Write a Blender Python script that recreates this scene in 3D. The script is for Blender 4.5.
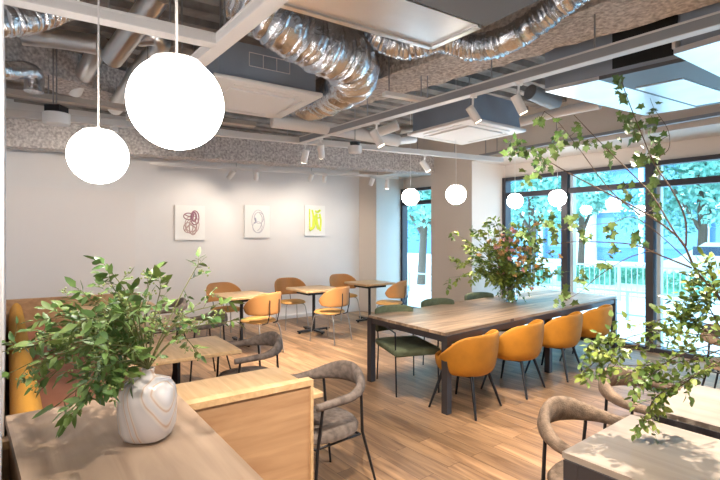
import bpy, bmesh, math, random
from mathutils import Vector, Matrix, noise
random.seed(7)
C = bpy.context.scene.collection
for o in list(bpy.data.objects): bpy.data.objects.remove(o)
PI = math.pi
F = 465.0; HC = 1.62; HY = 236.0
# ------------------------------------------------------------------ camera, sky, exposure
cam = bpy.data.cameras.new('camera'); camo = bpy.data.objects.new('camera', cam); C.objects.link(camo)
camo.location = (0, 0, HC); camo.rotation_euler = (PI/2, 0, 0)
cam.sensor_width = 36; cam.lens = F/720*36; cam.shift_y = (HY-240)/720; cam.clip_start = .05; cam.clip_end = 300
bpy.context.scene.camera = camo
sc = bpy.context.scene
w = bpy.data.worlds.new('sky'); sc.world = w; w.use_nodes = True
bg = w.node_tree.nodes['Background']; bg.inputs[0].default_value = (.48, .77, 1, 1); bg.inputs[1].default_value = 4.4
sun = bpy.data.lights.new('sun', 'SUN'); sun.energy = 1.2; sun.angle = .3; sun.color = (.9, .96, 1)
suno = bpy.data.objects.new('sun', sun); C.objects.link(suno); suno.rotation_euler = (math.radians(28), math.radians(-12), math.radians(-20))
sc.view_settings.view_transform = 'Standard'; sc.view_settings.look = 'None'
sc.view_settings.gamma = 1; sc.view_settings.exposure = 0.72; sc.view_settings.use_curve_mapping = False
SPOT_W = 75.0; GLOBE_E = 16.0; WARM = (1, .87, .72)

def P(px, py, z):
    Y = F*(HC-z)/(py-HY); return Vector(((px-360)/F*Y, Y, z))
def D(px, py, Y): return Vector(((px-360)/F*Y, Y, HC-(py-HY)/F*Y))
U = Vector((750, 465, 0)).normalized(); V = Vector((-360, 465, 0)).normalized()
TH = math.radians(35.0)
ZV = Vector((0, 0, 1))
# ------------------------------------------------------------------ materials
def nt(name):
    m = bpy.data.materials.new(name); m.use_nodes = True
    return m, m.node_tree.nodes, m.node_tree.links, m.node_tree.nodes['Principled BSDF']
def mat(name, col, rough=.5, metal=0, var=0, vscale=8, bump=0, bscale=40, spec=.5, emit=None, es=0, alpha=None, stretch=(1,1,1), col2=None, detail=4, trans=0):
    m, n, l, b = nt(name)
    b.inputs['Base Color'].default_value = (*col, 1); b.inputs['Roughness'].default_value = rough
    b.inputs['Metallic'].default_value = metal; b.inputs['Specular IOR Level'].default_value = spec
    if emit: b.inputs['Emission Color'].default_value = (*emit, 1); b.inputs['Emission Strength'].default_value = es
    if trans: b.inputs['Transmission Weight'].default_value = trans
    if var or bump or col2:
        tc = n.new('ShaderNodeTexCoord'); mp = n.new('ShaderNodeMapping'); mp.inputs['Scale'].default_value = stretch
        l.new(tc.outputs['Object'], mp.inputs['Vector'])
    if var or col2:
        t = n.new('ShaderNodeTexNoise'); t.inputs['Scale'].default_value = vscale; t.inputs['Detail'].default_value = detail
        l.new(mp.outputs[0], t.inputs['Vector'])
        r = n.new('ShaderNodeValToRGB'); r.color_ramp.elements[0].position = .35; r.color_ramp.elements[1].position = .65
        c2 = col2 or tuple(min(1, c*(1+var)) for c in col); c1 = col if col2 else tuple(c*(1-var) for c in col)
        r.color_ramp.elements[0].color = (*c1, 1); r.color_ramp.elements[1].color = (*c2, 1)
        l.new(t.outputs['Fac'], r.inputs[0]); l.new(r.outputs[0], b.inputs['Base Color'])
    if bump:
        t2 = n.new('ShaderNodeTexNoise'); t2.inputs['Scale'].default_value = bscale; t2.inputs['Detail'].default_value = 6
        l.new(mp.outputs[0], t2.inputs['Vector'])
        bp = n.new('ShaderNodeBump'); bp.inputs['Strength'].default_value = bump; bp.inputs['Distance'].default_value = .02
        l.new(t2.outputs['Fac'], bp.inputs['Height']); l.new(bp.outputs[0], b.inputs['Normal'])
    return m
def wood(name, c1, c2, plank=None, rot=0, rough=.45, grain=1.0, world=False):
    """streaked wood: grain runs along local Y; plank=(width,length) adds staggered boards"""
    m, n, l, b = nt(name); b.inputs['Roughness'].default_value = rough
    tc = n.new('ShaderNodeTexCoord'); mp = n.new('ShaderNodeMapping'); mp.inputs['Rotation'].default_value = (0, 0, rot)
    l.new(tc.outputs['Object'], mp.inputs['Vector'])
    m2 = n.new('ShaderNodeMapping'); m2.inputs['Scale'].default_value = (14*grain, 1.3*grain, 14*grain)
    l.new(mp.outputs[0], m2.inputs['Vector'])
    t = n.new('ShaderNodeTexNoise'); t.inputs['Scale'].default_value = 1.6; t.inputs['Detail'].default_value = 8; t.inputs['Distortion'].default_value = .8
    r = n.new('ShaderNodeValToRGB'); r.color_ramp.elements[0].position = .3; r.color_ramp.elements[1].position = .7
    r.color_ramp.elements[0].color = (*c1, 1); r.color_ramp.elements[1].color = (*c2, 1)
    if plank:
        br = n.new('ShaderNodeTexBrick'); br.inputs['Scale'].default_value = 1
        br.inputs['Brick Width'].default_value = plank[1]; br.inputs['Row Height'].default_value = plank[0]
        br.inputs['Mortar Size'].default_value = .0018; br.inputs['Mortar Smooth'].default_value = .2
        br.inputs['Color1'].default_value = (0, 0, 0, 1); br.inputs['Color2'].default_value = (1, 1, 1, 1); br.inputs['Mortar'].default_value = (.5, .5, .5, 1)
        br.offset = .37
        m3 = n.new('ShaderNodeMapping'); m3.inputs['Rotation'].default_value = (0, 0, PI/2)
        l.new(mp.outputs[0], m3.inputs['Vector']); l.new(m3.outputs[0], br.inputs['Vector'])
        # each board shifts the grain and its tone
        cb = n.new('ShaderNodeVectorMath'); cb.operation = 'MULTIPLY_ADD'; cb.inputs[1].default_value = (7, 5, 3)
        l.new(br.outputs['Color'], cb.inputs[0]); l.new(m2.outputs[0], cb.inputs[2]); l.new(cb.outputs[0], t.inputs['Vector'])
        l.new(t.outputs['Fac'], r.inputs[0])
        hs = n.new('ShaderNodeMix'); hs.data_type = 'RGBA'; hs.blend_type = 'MULTIPLY'; hs.inputs['Factor'].default_value = 1
        r2 = n.new('ShaderNodeValToRGB'); r2.color_ramp.elements[0].color = (.62, .61, .60, 1); r2.color_ramp.elements[1].color = (1.12, 1.1, 1.08, 1)
        l.new(br.outputs['Color'], r2.inputs[0]); l.new(r.outputs[0], hs.inputs['A']); l.new(r2.outputs[0], hs.inputs['B'])
        mm = n.new('ShaderNodeMix'); mm.data_type = 'RGBA'; mm.inputs['B'].default_value = (c1[0]*.45, c1[1]*.42, c1[2]*.4, 1)
        l.new(br.outputs['Fac'], mm.inputs['Factor']); l.new(hs.outputs['Result'], mm.inputs['A']); l.new(mm.outputs['Result'], b.inputs['Base Color'])
    else:
        l.new(m2.outputs[0], t.inputs['Vector']); l.new(t.outputs['Fac'], r.inputs[0]); l.new(r.outputs[0], b.inputs['Base Color'])
    bp = n.new('ShaderNodeBump'); bp.inputs['Strength'].default_value = .12; bp.inputs['Distance'].default_value = .01
    l.new(t.outputs['Fac'], bp.inputs['Height']); l.new(bp.outputs[0], b.inputs['Normal'])
    return m
def emis(name, col, s):
    m, n, l, b = nt(name); b.inputs['Base Color'].default_value = (.9, .9, .9, 1)
    b.inputs['Emission Color'].default_value = (*col, 1); b.inputs['Emission Strength'].default_value = s; return m
def pane_mat(name, tint, refl=.1):
    m = bpy.data.materials.new(name); m.use_nodes = True; n = m.node_tree.nodes; l = m.node_tree.links; n.clear()
    o = n.new('ShaderNodeOutputMaterial'); t = n.new('ShaderNodeBsdfTransparent'); t.inputs[0].default_value = (*tint, 1)
    g = n.new('ShaderNodeBsdfGlossy'); g.inputs['Roughness'].default_value = .01; g.inputs[0].default_value = (1, 1, 1, 1)
    fr = n.new('ShaderNodeFresnel'); fr.inputs[0].default_value = 1.6
    x = n.new('ShaderNodeMixShader'); l.new(fr.outputs[0], x.inputs[0]); l.new(t.outputs[0], x.inputs[1]); l.new(g.outputs[0], x.inputs[2])
    l.new(x.outputs[0], o.inputs[0]); return m
def crinkle(name, col, rough=.28, s=22, stg=.9):
    m, n, l, b = nt(name); b.inputs['Metallic'].default_value = 1; b.inputs['Roughness'].default_value = rough
    b.inputs['Base Color'].default_value = (*col, 1)
    tc = n.new('ShaderNodeTexCoord'); t = n.new('ShaderNodeTexNoise'); t.inputs['Scale'].default_value = s; t.inputs['Detail'].default_value = 5
    t.inputs['Distortion'].default_value = 1.5
    l.new(tc.outputs['Object'], t.inputs['Vector']); bp = n.new('ShaderNodeBump'); bp.inputs['Strength'].default_value = stg; bp.inputs['Distance'].default_value = .03
    l.new(t.outputs['Fac'], bp.inputs['Height']); l.new(bp.outputs[0], b.inputs['Normal']); return m
def swirl(name):
    m, n, l, b = nt(name); b.inputs['Roughness'].default_value = .22
    tc = n.new('ShaderNodeTexCoord'); mp = n.new('ShaderNodeMapping'); mp.inputs['Rotation'].default_value = (.3, .5, .2); mp.inputs['Scale'].default_value = (1, 1, .6)
    l.new(tc.outputs['Object'], mp.inputs['Vector'])
    wv = n.new('ShaderNodeTexWave'); wv.inputs['Scale'].default_value = 4.5; wv.inputs['Distortion'].default_value = 6; wv.inputs['Detail'].default_value = 1.2; wv.inputs['Detail Scale'].default_value = 1.2
    l.new(mp.outputs[0], wv.inputs['Vector']); r = n.new('ShaderNodeValToRGB'); e = r.color_ramp.elements
    e[0].position = 0; e[0].color = (.80, .76, .76, 1); e[1].position = 1; e[1].color = (.70, .68, .70, 1)
    for p, c in ((.45, (.70, .66, .66)), (.68, (.80, .73, .68)), (.80, (.66, .47, .34)), (.88, (.78, .72, .70))):
        k = e.new(p); k.color = (*c, 1)
    l.new(wv.outputs['Fac'], r.inputs[0]); l.new(r.outputs[0], b.inputs['Base Color']); return m
M = dict(
    wall=mat('white plaster', (.77, .745, .745), .8, var=.01, vscale=3, bump=.02, bscale=120),
    beige=mat('beige plaster', (.70, .63, .575), .8, bump=.02, bscale=120),
    panel=mat('warm white panel', (.77, .735, .73), .75),
    floor=wood('oak floor boards', (.21, .115, .06), (.50, .305, .165), (.13, 1.1), -(math.atan2(V.y, V.x)-PI/2), .38, .8),
    deck=mat('sprayed deck', (.33, .30, .28), .9, var=.25, vscale=5, bump=.5, bscale=30),
    fire=mat('fireproofing', (.40, .37, .37), 1, col2=(.74, .70, .69), vscale=30, bump=1, bscale=38, spec=.1, detail=8),
    fire2=mat('brown fireproofing', (.40, .34, .30), 1, col2=(.74, .66, .60), vscale=34, bump=1, bscale=34, spec=.1, detail=8),
    foil=crinkle('crumpled foil', (.66, .68, .72), .24, 14, .4),
    galv=crinkle('galvanised spiral', (.72, .71, .70), .3, 5, .25),
    steel=mat('zinc sheet', (.80, .80, .82), .3, .85, var=.08, vscale=2),
    grey=mat('grey metal box', (.31, .36, .44), .55, .3, var=.06, vscale=3),
    dgrey=mat('dark grey sheet', (.13, .135, .15), .5, .3),
    acwhite=mat('white plastic', (.80, .78, .77), .45),
    trackg=mat('grey track side', (.30, .30, .31), .45, .2),
    track=mat('white painted steel', (.66, .64, .63), .45, .1),
    bar=mat('beige steel bar', (.50, .44, .39), .6, .1),
    pvc=mat('white pipe wrap', (.74, .72, .71), .5),
    rod=mat('threaded rod', (.35, .35, .37), .4, .8),
    black=mat('black metal', (.022, .022, .026), .42, .4),
    dark=mat('black void', (.015, .015, .017), .8),
    frame=mat('dark bronze frame', (.055, .05, .058), .45, .4),
    bronze=mat('grey steel table frame', (.075, .07, .078), .42, .5),
    oak=wood('light oak', (.47, .30, .15), (.66, .45, .25), None, 0, .4),
    oakd=wood('oak veneer face', (.34, .19, .10), (.50, .31, .17), None, PI/2, .45, .7),
    counter=wood('greyed oak counter', (.30, .205, .14), (.47, .345, .25), None, -(math.atan2(V.y, V.x)-PI/2), .35, .55),
    ltop=wood('reclaimed oak top', (.22, .14, .09), (.60, .44, .31), (.16, 1.6), math.radians(52), .33, .62),
    stone=wood('pale grey oak top', (.29, .235, .19), (.43, .355, .29), None, -(math.atan2(V.y, V.x)-PI/2), .35, .5),
    mustard=mat('mustard velvet', (.45, .18, .012), .75, var=.12, vscale=6, bump=.1, bscale=200),
    mustb=mat('ochre upholstery', (.56, .27, .03), .8, var=.06, vscale=5, bump=.1, bscale=200),
    terra=mat('terracotta upholstery', (.40, .17, .105), .8, var=.06, vscale=5, bump=.1, bscale=200),
    taupe=mat('taupe fabric', (.165, .13, .112), .9, var=.28, vscale=26, bump=.4, bscale=160),
    brownf=mat('brown fabric', (.22, .155, .11), .9, var=.28, vscale=26, bump=.4, bscale=160),
    green=mat('olive green fabric', (.12, .145, .085), .85, var=.12, vscale=20, bump=.25, bscale=160),
    caramel=mat('caramel leather', (.43, .20, .065), .5, var=.05, vscale=5),
    tan=mat('tan seat', (.58, .31, .09), .6, var=.05, vscale=5),
    tan2=mat('dusty tan seat', (.50, .30, .17), .6, var=.05, vscale=5),
    chrome=mat('brushed steel rod', (.40, .38, .37), .3, .9),
    globe=emis('opal glass globe', (1, .95, .90), GLOBE_E),
    cord=mat('white cord', (.75, .73, .72), .5),
    lens=emis('lamp lens', (1, .85, .65), 12),
    canvas=mat('canvas', (.86, .85, .84), .7),
    glass=pane_mat('window pane', (.80, .95, 1.0)),
    vglass=mat('clear glass', (1, 1, 1), .02, trans=1),
    vase=swirl('marbled glass'),
    leafA=mat('leaf green', (.055, .13, .03), .4, col2=(.15, .25, .06), vscale=9),
    leafB=mat('pale leaf', (.09, .17, .035), .45, col2=(.21, .30, .07), vscale=7),
    leafC=mat('yellow green leaf', (.17, .25, .035), .5, col2=(.36, .42, .09), vscale=7),
    ivy2=mat('mid ivy leaf', (.09, .19, .045), .5, col2=(.20, .30, .08), vscale=8),
    ivy=mat('ivy leaf', (.06, .13, .03), .5, col2=(.18, .25, .07), vscale=8),
    berry=mat('green bud', (.30, .36, .12), .5),
    bloomO=mat('orange bloom', (.80, .38, .10), .6, col2=(.85, .60, .30), vscale=20),
    bloomP=mat('pink bloom', (.75, .38, .36), .6),
    bark=mat('brown bark', (.12, .075, .05), .8),
    barkg=mat('green stem', (.16, .17, .06), .7),
    pave=mat('pale paving', (.80, .80, .80), .8, var=.05, vscale=.5),
    road=mat('road', (.62, .64, .66), .8),
    tree=mat('tree foliage', (.10, .31, .24), .7, col2=(.36, .66, .55), vscale=1.6),
    hedge=mat('hedge foliage', (.10, .32, .20), .7, col2=(.25, .50, .36), vscale=2.5),
    bblue=mat('blue glass facade', (.10, .22, .42), .25, .3),
    bwhite=mat('white cladding', (.82, .82, .82), .7),
    bpane=mat('facade pane', (.15, .30, .50), .15, .3),
    carw=mat('white car paint', (.75, .75, .76), .25), cardark=mat('car glass', (.05, .08, .12), .1), tyre=mat('tyre', (.03, .03, .03), .8),
    rail=mat('grey rail', (.46, .54, .60), .5, .3),
)
# ------------------------------------------------------------------ mesh helpers
class MB:
    def __init__(s): s.v = []; s.f = []; s.sm = []
    def add(s, vs, fs, smooth=False):
        b = len(s.v); s.v += [Vector(x) for x in vs]; s.f += [tuple(b+i for i in f) for f in fs]; s.sm += [smooth]*len(fs); return s
    def box(s, c, d, rz=0, bev=0):
        hx, hy, hz = d[0]/2, d[1]/2, d[2]/2; R = Matrix.Rotation(rz, 3, 'Z'); c = Vector(c)
        if bev <= 0:
            vs = [c+R@Vector((x*hx, y*hy, z*hz)) for z in (-1, 1) for x, y in ((-1, -1), (1, -1), (1, 1), (-1, 1))]
            return s.add(vs, [(3, 2, 1, 0), (4, 5, 6, 7), (0, 1, 5, 4), (1, 2, 6, 5), (2, 3, 7, 6), (3, 0, 4, 7)])
        bm = bmesh.new(); bmesh.ops.create_cube(bm, size=1); bmesh.ops.scale(bm, vec=d, verts=bm.verts)
        bmesh.ops.bevel(bm, geom=bm.edges[:]+bm.verts[:], offset=bev, segments=3, affect='EDGES', profile=.6)
        bm.verts.ensure_lookup_table()
        s.add([c+R@v.co for v in bm.verts], [[v.index for v in f.verts] for f in bm.faces], True); bm.free(); return s
    def prism(s, pts, z0, z1):
        n = len(pts); a = sum(pts[i][0]*pts[(i+1) % n][1]-pts[(i+1) % n][0]*pts[i][1] for i in range(n))
        if a < 0: pts = pts[::-1]
        vs = [(p[0], p[1], z0) for p in pts]+[(p[0], p[1], z1) for p in pts]
        return s.add(vs, [tuple(range(n))[::-1], tuple(range(n, 2*n))]+[(i, (i+1) % n, n+(i+1) % n, n+i) for i in range(n)])
    def tube(s, pts, r, n=10, cap=True, flat=None, twist=None):
        pts = [Vector(p) for p in pts]; rr = r if isinstance(r, (list, tuple)) else [r]*len(pts)
        rings = []; up = None
        for i, p in enumerate(pts):
            t = (pts[min(i+1, len(pts)-1)]-pts[max(i-1, 0)])
            if t.length < 1e-9: t = Vector((0, 0, 1))
            t.normalize()
            if up is None: up = Vector((0, 0, 1)) if abs(t.z) < .9 else Vector((1, 0, 0))
            x = up.cross(t)
            if x.length < 1e-5: x = Vector((1, 0, 0)).cross(t)
            x.normalize(); y = t.cross(x).normalized(); up = y
            ra = rr[i]; ra, rb = (ra if isinstance(ra, (tuple, list)) else (ra, ra))
            rings.append([p+x*math.cos(2*PI*k/n)*ra+y*math.sin(2*PI*k/n)*rb for k in range(n)])
        vs = [v for g in rings for v in g]; fs = []
        for i in range(len(pts)-1):
            for k in range(n): fs.append((i*n+k, i*n+(k+1) % n, (i+1)*n+(k+1) % n, (i+1)*n+k))
        if cap: fs += [tuple(range(n))[::-1], tuple((len(pts)-1)*n+k for k in range(n))]
        return s.add(vs, fs, True)
    def lathe(s, c, prof, n=32, sx=1, sy=1, cap=True, power=2):
        c = Vector(c); vs = []
        for r, z in prof:
            for k in range(n):
                a = 2*PI*k/n; q = 1
                if power != 2: q = (abs(math.cos(a))**power+abs(math.sin(a))**power)**(-1/power)
                vs.append(c+Vector((r*q*math.cos(a)*sx, r*q*math.sin(a)*sy, z)))
        m = len(prof); fs = [(i*n+k, i*n+(k+1) % n, (i+1)*n+(k+1) % n, (i+1)*n+k) for i in range(m-1) for k in range(n)]
        if cap: fs += [tuple(range(n))[::-1], tuple((m-1)*n+k for k in range(n))]
        return s.add(vs, fs, True)
    def sphere(s, c, r, n=24):
        prof = [(r*math.sin(PI*i/(n//2)) if 0 < i < n//2 else r*.001, -r*math.cos(PI*i/(n//2))) for i in range(n//2+1)]
        return s.lathe(c, prof, n)
    def build(s, name, m, parent=None, mods=None):
        me = bpy.data.meshes.new(name); me.from_pydata([tuple(v) for v in s.v], [], s.f); me.update()
        me.polygons.foreach_set('use_smooth', s.sm)
        me.materials.append(M[m] if isinstance(m, str) else m)
        o = bpy.data.objects.new(name, me); C.objects.link(o); o.parent = parent
        if mods: mods(o)
        if any(s.sm):
            try: me.set_sharp_from_angle(angle=math.radians(50))
            except Exception: pass
        return o
def tag(o, label=None, cat=None, group=None, kind=None):
    if label: o['label'] = label
    if cat: o['category'] = cat
    if group: o['group'] = group
    if kind: o['kind'] = kind
    return o
def empty(name, loc, rz=0):
    o = bpy.data.objects.new(name, None); C.objects.link(o); o.location = loc; o.rotation_euler = (0, 0, rz); o.empty_display_size = .1; return o
def kids(o): return [c for c in bpy.data.objects if c.parent == o]
def copy_tree(o, parent=None):
    c = o.copy(); C.objects.link(c); c.parent = parent
    for ch in kids(o): copy_tree(ch, c)
    return c
def struct(o): o['kind'] = 'structure'; return o
def spline(pts, n=8):
    pts = [Vector(p) for p in pts]; out = []
    for i in range(len(pts)-1):
        p0, p1, p2, p3 = pts[max(i-1, 0)], pts[i], pts[i+1], pts[min(i+2, len(pts)-1)]
        for k in range(n):
            t = k/n; out.append(.5*((2*p1)+(p2-p0)*t+(2*p0-5*p1+4*p2-p3)*t*t+(3*p1-p0-3*p2+p3)*t**3))
    out.append(pts[-1]); return out
def rough_mesh(o, amp, f=6):
    for v in o.data.vertices:
        d = noise.noise_vector(v.co*f)+noise.noise_vector(v.co*f*2.7)*.5; v.co += d*amp
def segbox(mb, a, b, w, h, step=.12):
    """long box from a to b, subdivided, w across (horizontal), h tall below..above"""
    a, b = Vector(a), Vector(b); t = (b-a); L = t.length; t.normalize(); s = t.cross(ZV).normalized()
    n = max(2, int(L/step)); ring = []
    kx = max(2, int(w/step)); kz = max(2, int(h/step))
    prof = [(-w/2+w*i/kx, 0) for i in range(kx)]+[(w/2, h*i/kz) for i in range(kz)]+[(w/2-w*i/kx, h) for i in range(kx)]+[(-w/2, h-h*i/kz) for i in range(kz)]
    m = len(prof); vs = [a+t*(L*i/n)+s*p[0]+ZV*p[1] for i in range(n+1) for p in prof]
    fs = [(i*m+k, (i+1)*m+k, (i+1)*m+(k+1) % m, i*m+(k+1) % m) for i in range(n) for k in range(m)]
    fs += [tuple(range(m)), tuple(n*m+k for k in range(m))[::-1]]
    return mb.add(vs, fs, True)
def bar(mb, a, b, w, h):
    a, b = Vector(a), Vector(b); t = (b-a); t.z = 0; L = t.length; c = (a+b)/2
    return mb.box((c.x, c.y, c.z+h/2), (L, w, h), math.atan2(t.y, t.x))
# ------------------------------------------------------------------ SETTING
S = .96875
K1 = Vector((-5.05, 6.64, 0)); K0 = Vector((-.02, 10.07, 0)); K2 = Vector((.347, 9.88, 0)); K3 = Vector((.968, 10.47, 0))
G1 = Vector((2.04, 9.18, 0)); PL = Vector((1.338, 8.757, 0)); PR = Vector((1.92, 7.978, 0)); G2 = Vector((2.62, 8.40, 0))
GD = (Vector((4.59, 5.93, 0))-G2).normalized()
G9 = G2+GD*6.3
ID = Vector((GD.x, GD.y, 0)); P9 = PR+ID*5.2
ZC = 3.55
LW0 = Vector((-.626, .80, 0)); 
fl = [(-6.2, 7.2), (-.6, 11.0), (K3.x, K3.y), (G9.x, G9.y), (5.2, -2.2), (-2.4, -2.2), (-2.4, 2.0)]
struct(MB().prism(fl, -.1, 0).build('floor', 'floor'))
# ceiling deck with ribs running along U
mb = MB(); mb.prism([(-7, 7.4), (-.4, 12), (8.5, 4.5), (5.4, -2.6), (-2.6, -2.6)], ZC+.08, ZC+.18)
org = Vector((-.5, 3.2, 0))
N_ = Vector((-U.y, U.x, 0))
for i in range(-20, 24):
    c = org+N_*(i*.3)
    bar(mb, c-U*6.4+ZV*ZC, c+U*6.2+ZV*ZC, .15, .08)
struct(mb.build('ceiling', 'deck'))
def wallseg(mb, a, b, z0, z1, th=.12, side=1):
    a, b = Vector(a), Vector(b); t = (b-a).normalized(); n = Vector((-t.y, t.x, 0))*side*th
    return mb.prism([(a.x, a.y), (b.x, b.y), (b.x+n.x, b.y+n.y), (a.x+n.x, a.y+n.y)], z0, z1)
struct(wallseg(MB(), K1-U*.0, K0, 0, ZC+.1, .15, 1).build('wall_back', 'wall'))
struct(MB().prism([(K0.x, K0.y), (K2.x, K2.y), (K3.x, K3.y), (K3.x-.1, K3.y+.25), (K0.x-.1, K0.y+.4)], 0, ZC+.1).build('wall_corner', 'beige'))
struct(MB().prism([(PL.x, PL.y), (PR.x, PR.y), (G2.x, G2.y), (G1.x, G1.y)], 0, ZC+.1).build('wall_pillar', 'beige'))
wl = (K1-LW0).normalized()
struct(MB().prism([(LW0.x, LW0.y), (K1.x, K1.y), (K1.x-.2, K1.y), (-2.4, 2.4), (-1.4, .78)], 0, ZC+.1).build('wall_left', 'wall'))
# hidden side of the room, closing it behind the camera
mb = MB(); wallseg(mb, (-1.4, .80, 0), (-2.4, -.2, 0), 0, ZC+.1, .1, -1); wallseg(mb, (-2.4, -.2, 0), (-2.4, -2.2, 0), 0, ZC+.1, .1, -1)
wallseg(mb, (-2.4, -2.2, 0), (5.2, -2.2, 0), 0, ZC+.1, .1, -1); struct(mb.build('wall_front', 'wall'))
struct(wallseg(MB(), (5.2, -2.2, 0), G9, 0, ZC+.1, .1, -1).build('wall_right', 'beige'))
# header above windows: inner face from z 2.9, soffit, then glass-plane band
mb = MB(); mb.prism([(PR.x, PR.y), (P9.x, P9.y), (G9.x, G9.y), (G2.x, G2.y)], 2.9, ZC+.1)
mb.prism([(K2.x, K2.y), (PL.x, PL.y), (G1.x, G1.y), (K3.x, K3.y)], 2.9, ZC+.1)
struct(mb.build('wall_header', 'beige'))
mb = MB(); wallseg(mb, G2, G9, 2.66, 2.9, .12, 1); wallseg(mb, K3, G1, 2.66, 2.9, .12, 1); struct(mb.build('trim_1', 'beige'))
# baseboard and pale raised panel on the back wall
mb = MB(); off = Vector((U.y, -U.x, 0))
wallseg(mb, K1+(K0-K1).normalized()*2.2, K0, 0, .07, .015, -1); struct(mb.build('baseboard_back', 'wall'))
bd = (K0-K1).normalized()
pa = K1+bd*.01
# panel reaches the photo's x 134
kk = 0
for i in range(400):
    p = K1+bd*(i*.01)
    if p.x/p.y*F+360 > 134: kk = i*.01; break
wallseg(MB(), K1+bd*.0, K1+bd*kk, 0, 2.33, .10, -1).build('trim_2', 'panel')['kind'] = 'structure'
# windows
def window(name, a, b, splits, y_tr=2.345):
    root = struct(empty(name, (a.x, a.y, 0))); rp = Vector((a.x, a.y, 0)); d = (b-a); L = d.length; d.normalize(); ang = math.atan2(d.y, d.x)
    mb = MB()
    for t in [0.03]+splits+[L-.03]:
        p = d*t; wd = .10 if t in splits else .07
        mb.box((p.x, p.y, 1.33), (wd, .16, 2.66), ang)
    for z, h in ((.03, .06), (2.63, .06), (y_tr, .085)):
        mb.box((d.x*L/2, d.y*L/2, z), (L, .12, h), ang)
    mb.build('window_frame', 'frame', root)
    mb = MB()
    for t in splits:
        p = d*(t+.10)+Vector((-d.y, d.x, 0))*.02; mb.box((p.x, p.y, 1.33), (.05, .10, 2.62), ang)
    if splits: mb.build('sash_frame', 'rail', root)
    ts = [0.03]+splits+[L-.03]; g = MB()
    for i in range(len(ts)-1):
        for z0, z1 in ((.06, y_tr-.04), (y_tr+.04, 2.6)):
            q0 = d*(ts[i]+.03); q1 = d*(ts[i+1]-.03); g.add([(q0.x, q0.y, z0), (q1.x, q1.y, z0), (q1.x, q1.y, z1), (q0.x, q0.y, z1)], [(0, 1, 2, 3)])
    g.build('pane', 'glass', root)
    return root
window('window_1', K3, G1, [])
window('window_2', G2, G9, [1.145, 2.375, 3.60, 4.85])

# ------------------------------------------------------------------ OUTSIDE
struct(MB().prism([(-40, 10.8), (40, -25), (90, 60), (-20, 90)], -.25, -.15).build('ground', 'pave'))
on = Vector((-GD.y, GD.x, 0)); 
if on.y < 0: on = -on
def outp(px, Y, z=0): return Vector(((px-360)/F*Y, Y, z))
def leafcloud(mb, c, r, n, size, squash=.8):
    for i in range(n):
        d = Vector((random.gauss(0, 1), random.gauss(0, 1), random.gauss(0, 1))).normalized()
        p = Vector(c)+Vector((d.x*r, d.y*r, d.z*r*squash))*(random.random()**.4)
        a = Vector((random.gauss(0, 1), random.gauss(0, 1), random.gauss(0, 1))).normalized()*size
        b = a.cross(d+Vector((.1, .2, .3))).normalized()*size*.55
        mb.add([p-a, p+b, p+a, p-b], [(0, 1, 2, 3)])
def tree(px, Y, h, r, label, n=1500):
    c = outp(px, Y); t = empty('street_tree', (c.x, c.y, -.15)); tag(t, label, 'tree', 'street trees outside the windows')
    mb = MB(); mb.tube([(0, 0, 0), (.1, 0, h*.3), (0, .1, h*.6)], [.16, .13, .07], 8)
    mb.tube([(.1, 0, h*.3), (.8, .3, h*.5)], [.08, .04], 6); mb.tube([(.1, 0, h*.28), (-.7, .2, h*.5)], [.08, .04], 6); mb.build('trunk', 'bark', t)
    mb = MB()
    for k in range(9):
        a = k*2.4; rr = r*.55 if k else 0
        leafcloud(mb, (math.cos(a)*rr, math.sin(a)*rr, h*.62+math.sin(k*1.9)*h*.22), r*.62, n//3, .11)
    mb.build('crown', 'tree', t)
tree(421, 17, 6.2, 2.3, 'street tree seen through the narrow window by the corner')
tree(530, 16, 6.4, 2.4, 'street tree behind the pane next to the beige pillar')
tree(580, 20, 6.5, 1.2, 'slim street tree just right of the first mullion')
tree(700, 15, 6.6, 2.6, 'big street tree filling the right hand pane', 2400)
tree(860, 13, 6.4, 2.2, 'street tree at the right edge, beyond the parked car')
# hedges
for px, Y, L, lab in ((585, 17.5, 2.0, 'clipped hedge behind the fence beside the white column'), (640, 17, 1.6, 'clipped hedge behind the fence at the wide mullion'), (683, 14.0, 1.4, 'round clipped bush in front of the white car'), (520, 18, 2.2, 'clipped hedge behind the fence below the pillar side tree')):
    c = outp(px, Y); mb = MB()
    for k in range(4): leafcloud(mb, ((k-1.5)*L/4, 0, .38), .48, 260, .06, .7)
    mb.add([(-L/2, -.25, 0), (L/2, -.25, 0), (L/2, .25, 0), (-L/2, .25, 0), (-L/2, -.2, .6), (L/2, -.2, .6), (L/2, .2, .6), (-L/2, .2, .6)], [(0, 1, 5, 4), (1, 2, 6, 5), (2, 3, 7, 6), (3, 0, 4, 7), (4, 5, 6, 7)])
    o = mb.build('hedge', 'hedge'); o.location = (c.x, c.y, -.15); o.rotation_euler[2] = math.atan2(GD.y, GD.x); tag(o, lab, 'hedge')
# road
mb = MB(); p = G2+on*9; mb.prism([tuple((p-GD*30)[:2]), tuple((p+GD*30)[:2]), tuple((p+GD*30+on*4)[:2]), tuple((p-GD*30+on*4)[:2])], -.15, -.13); o = mb.build('road', 'road'); struct(o)
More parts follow.
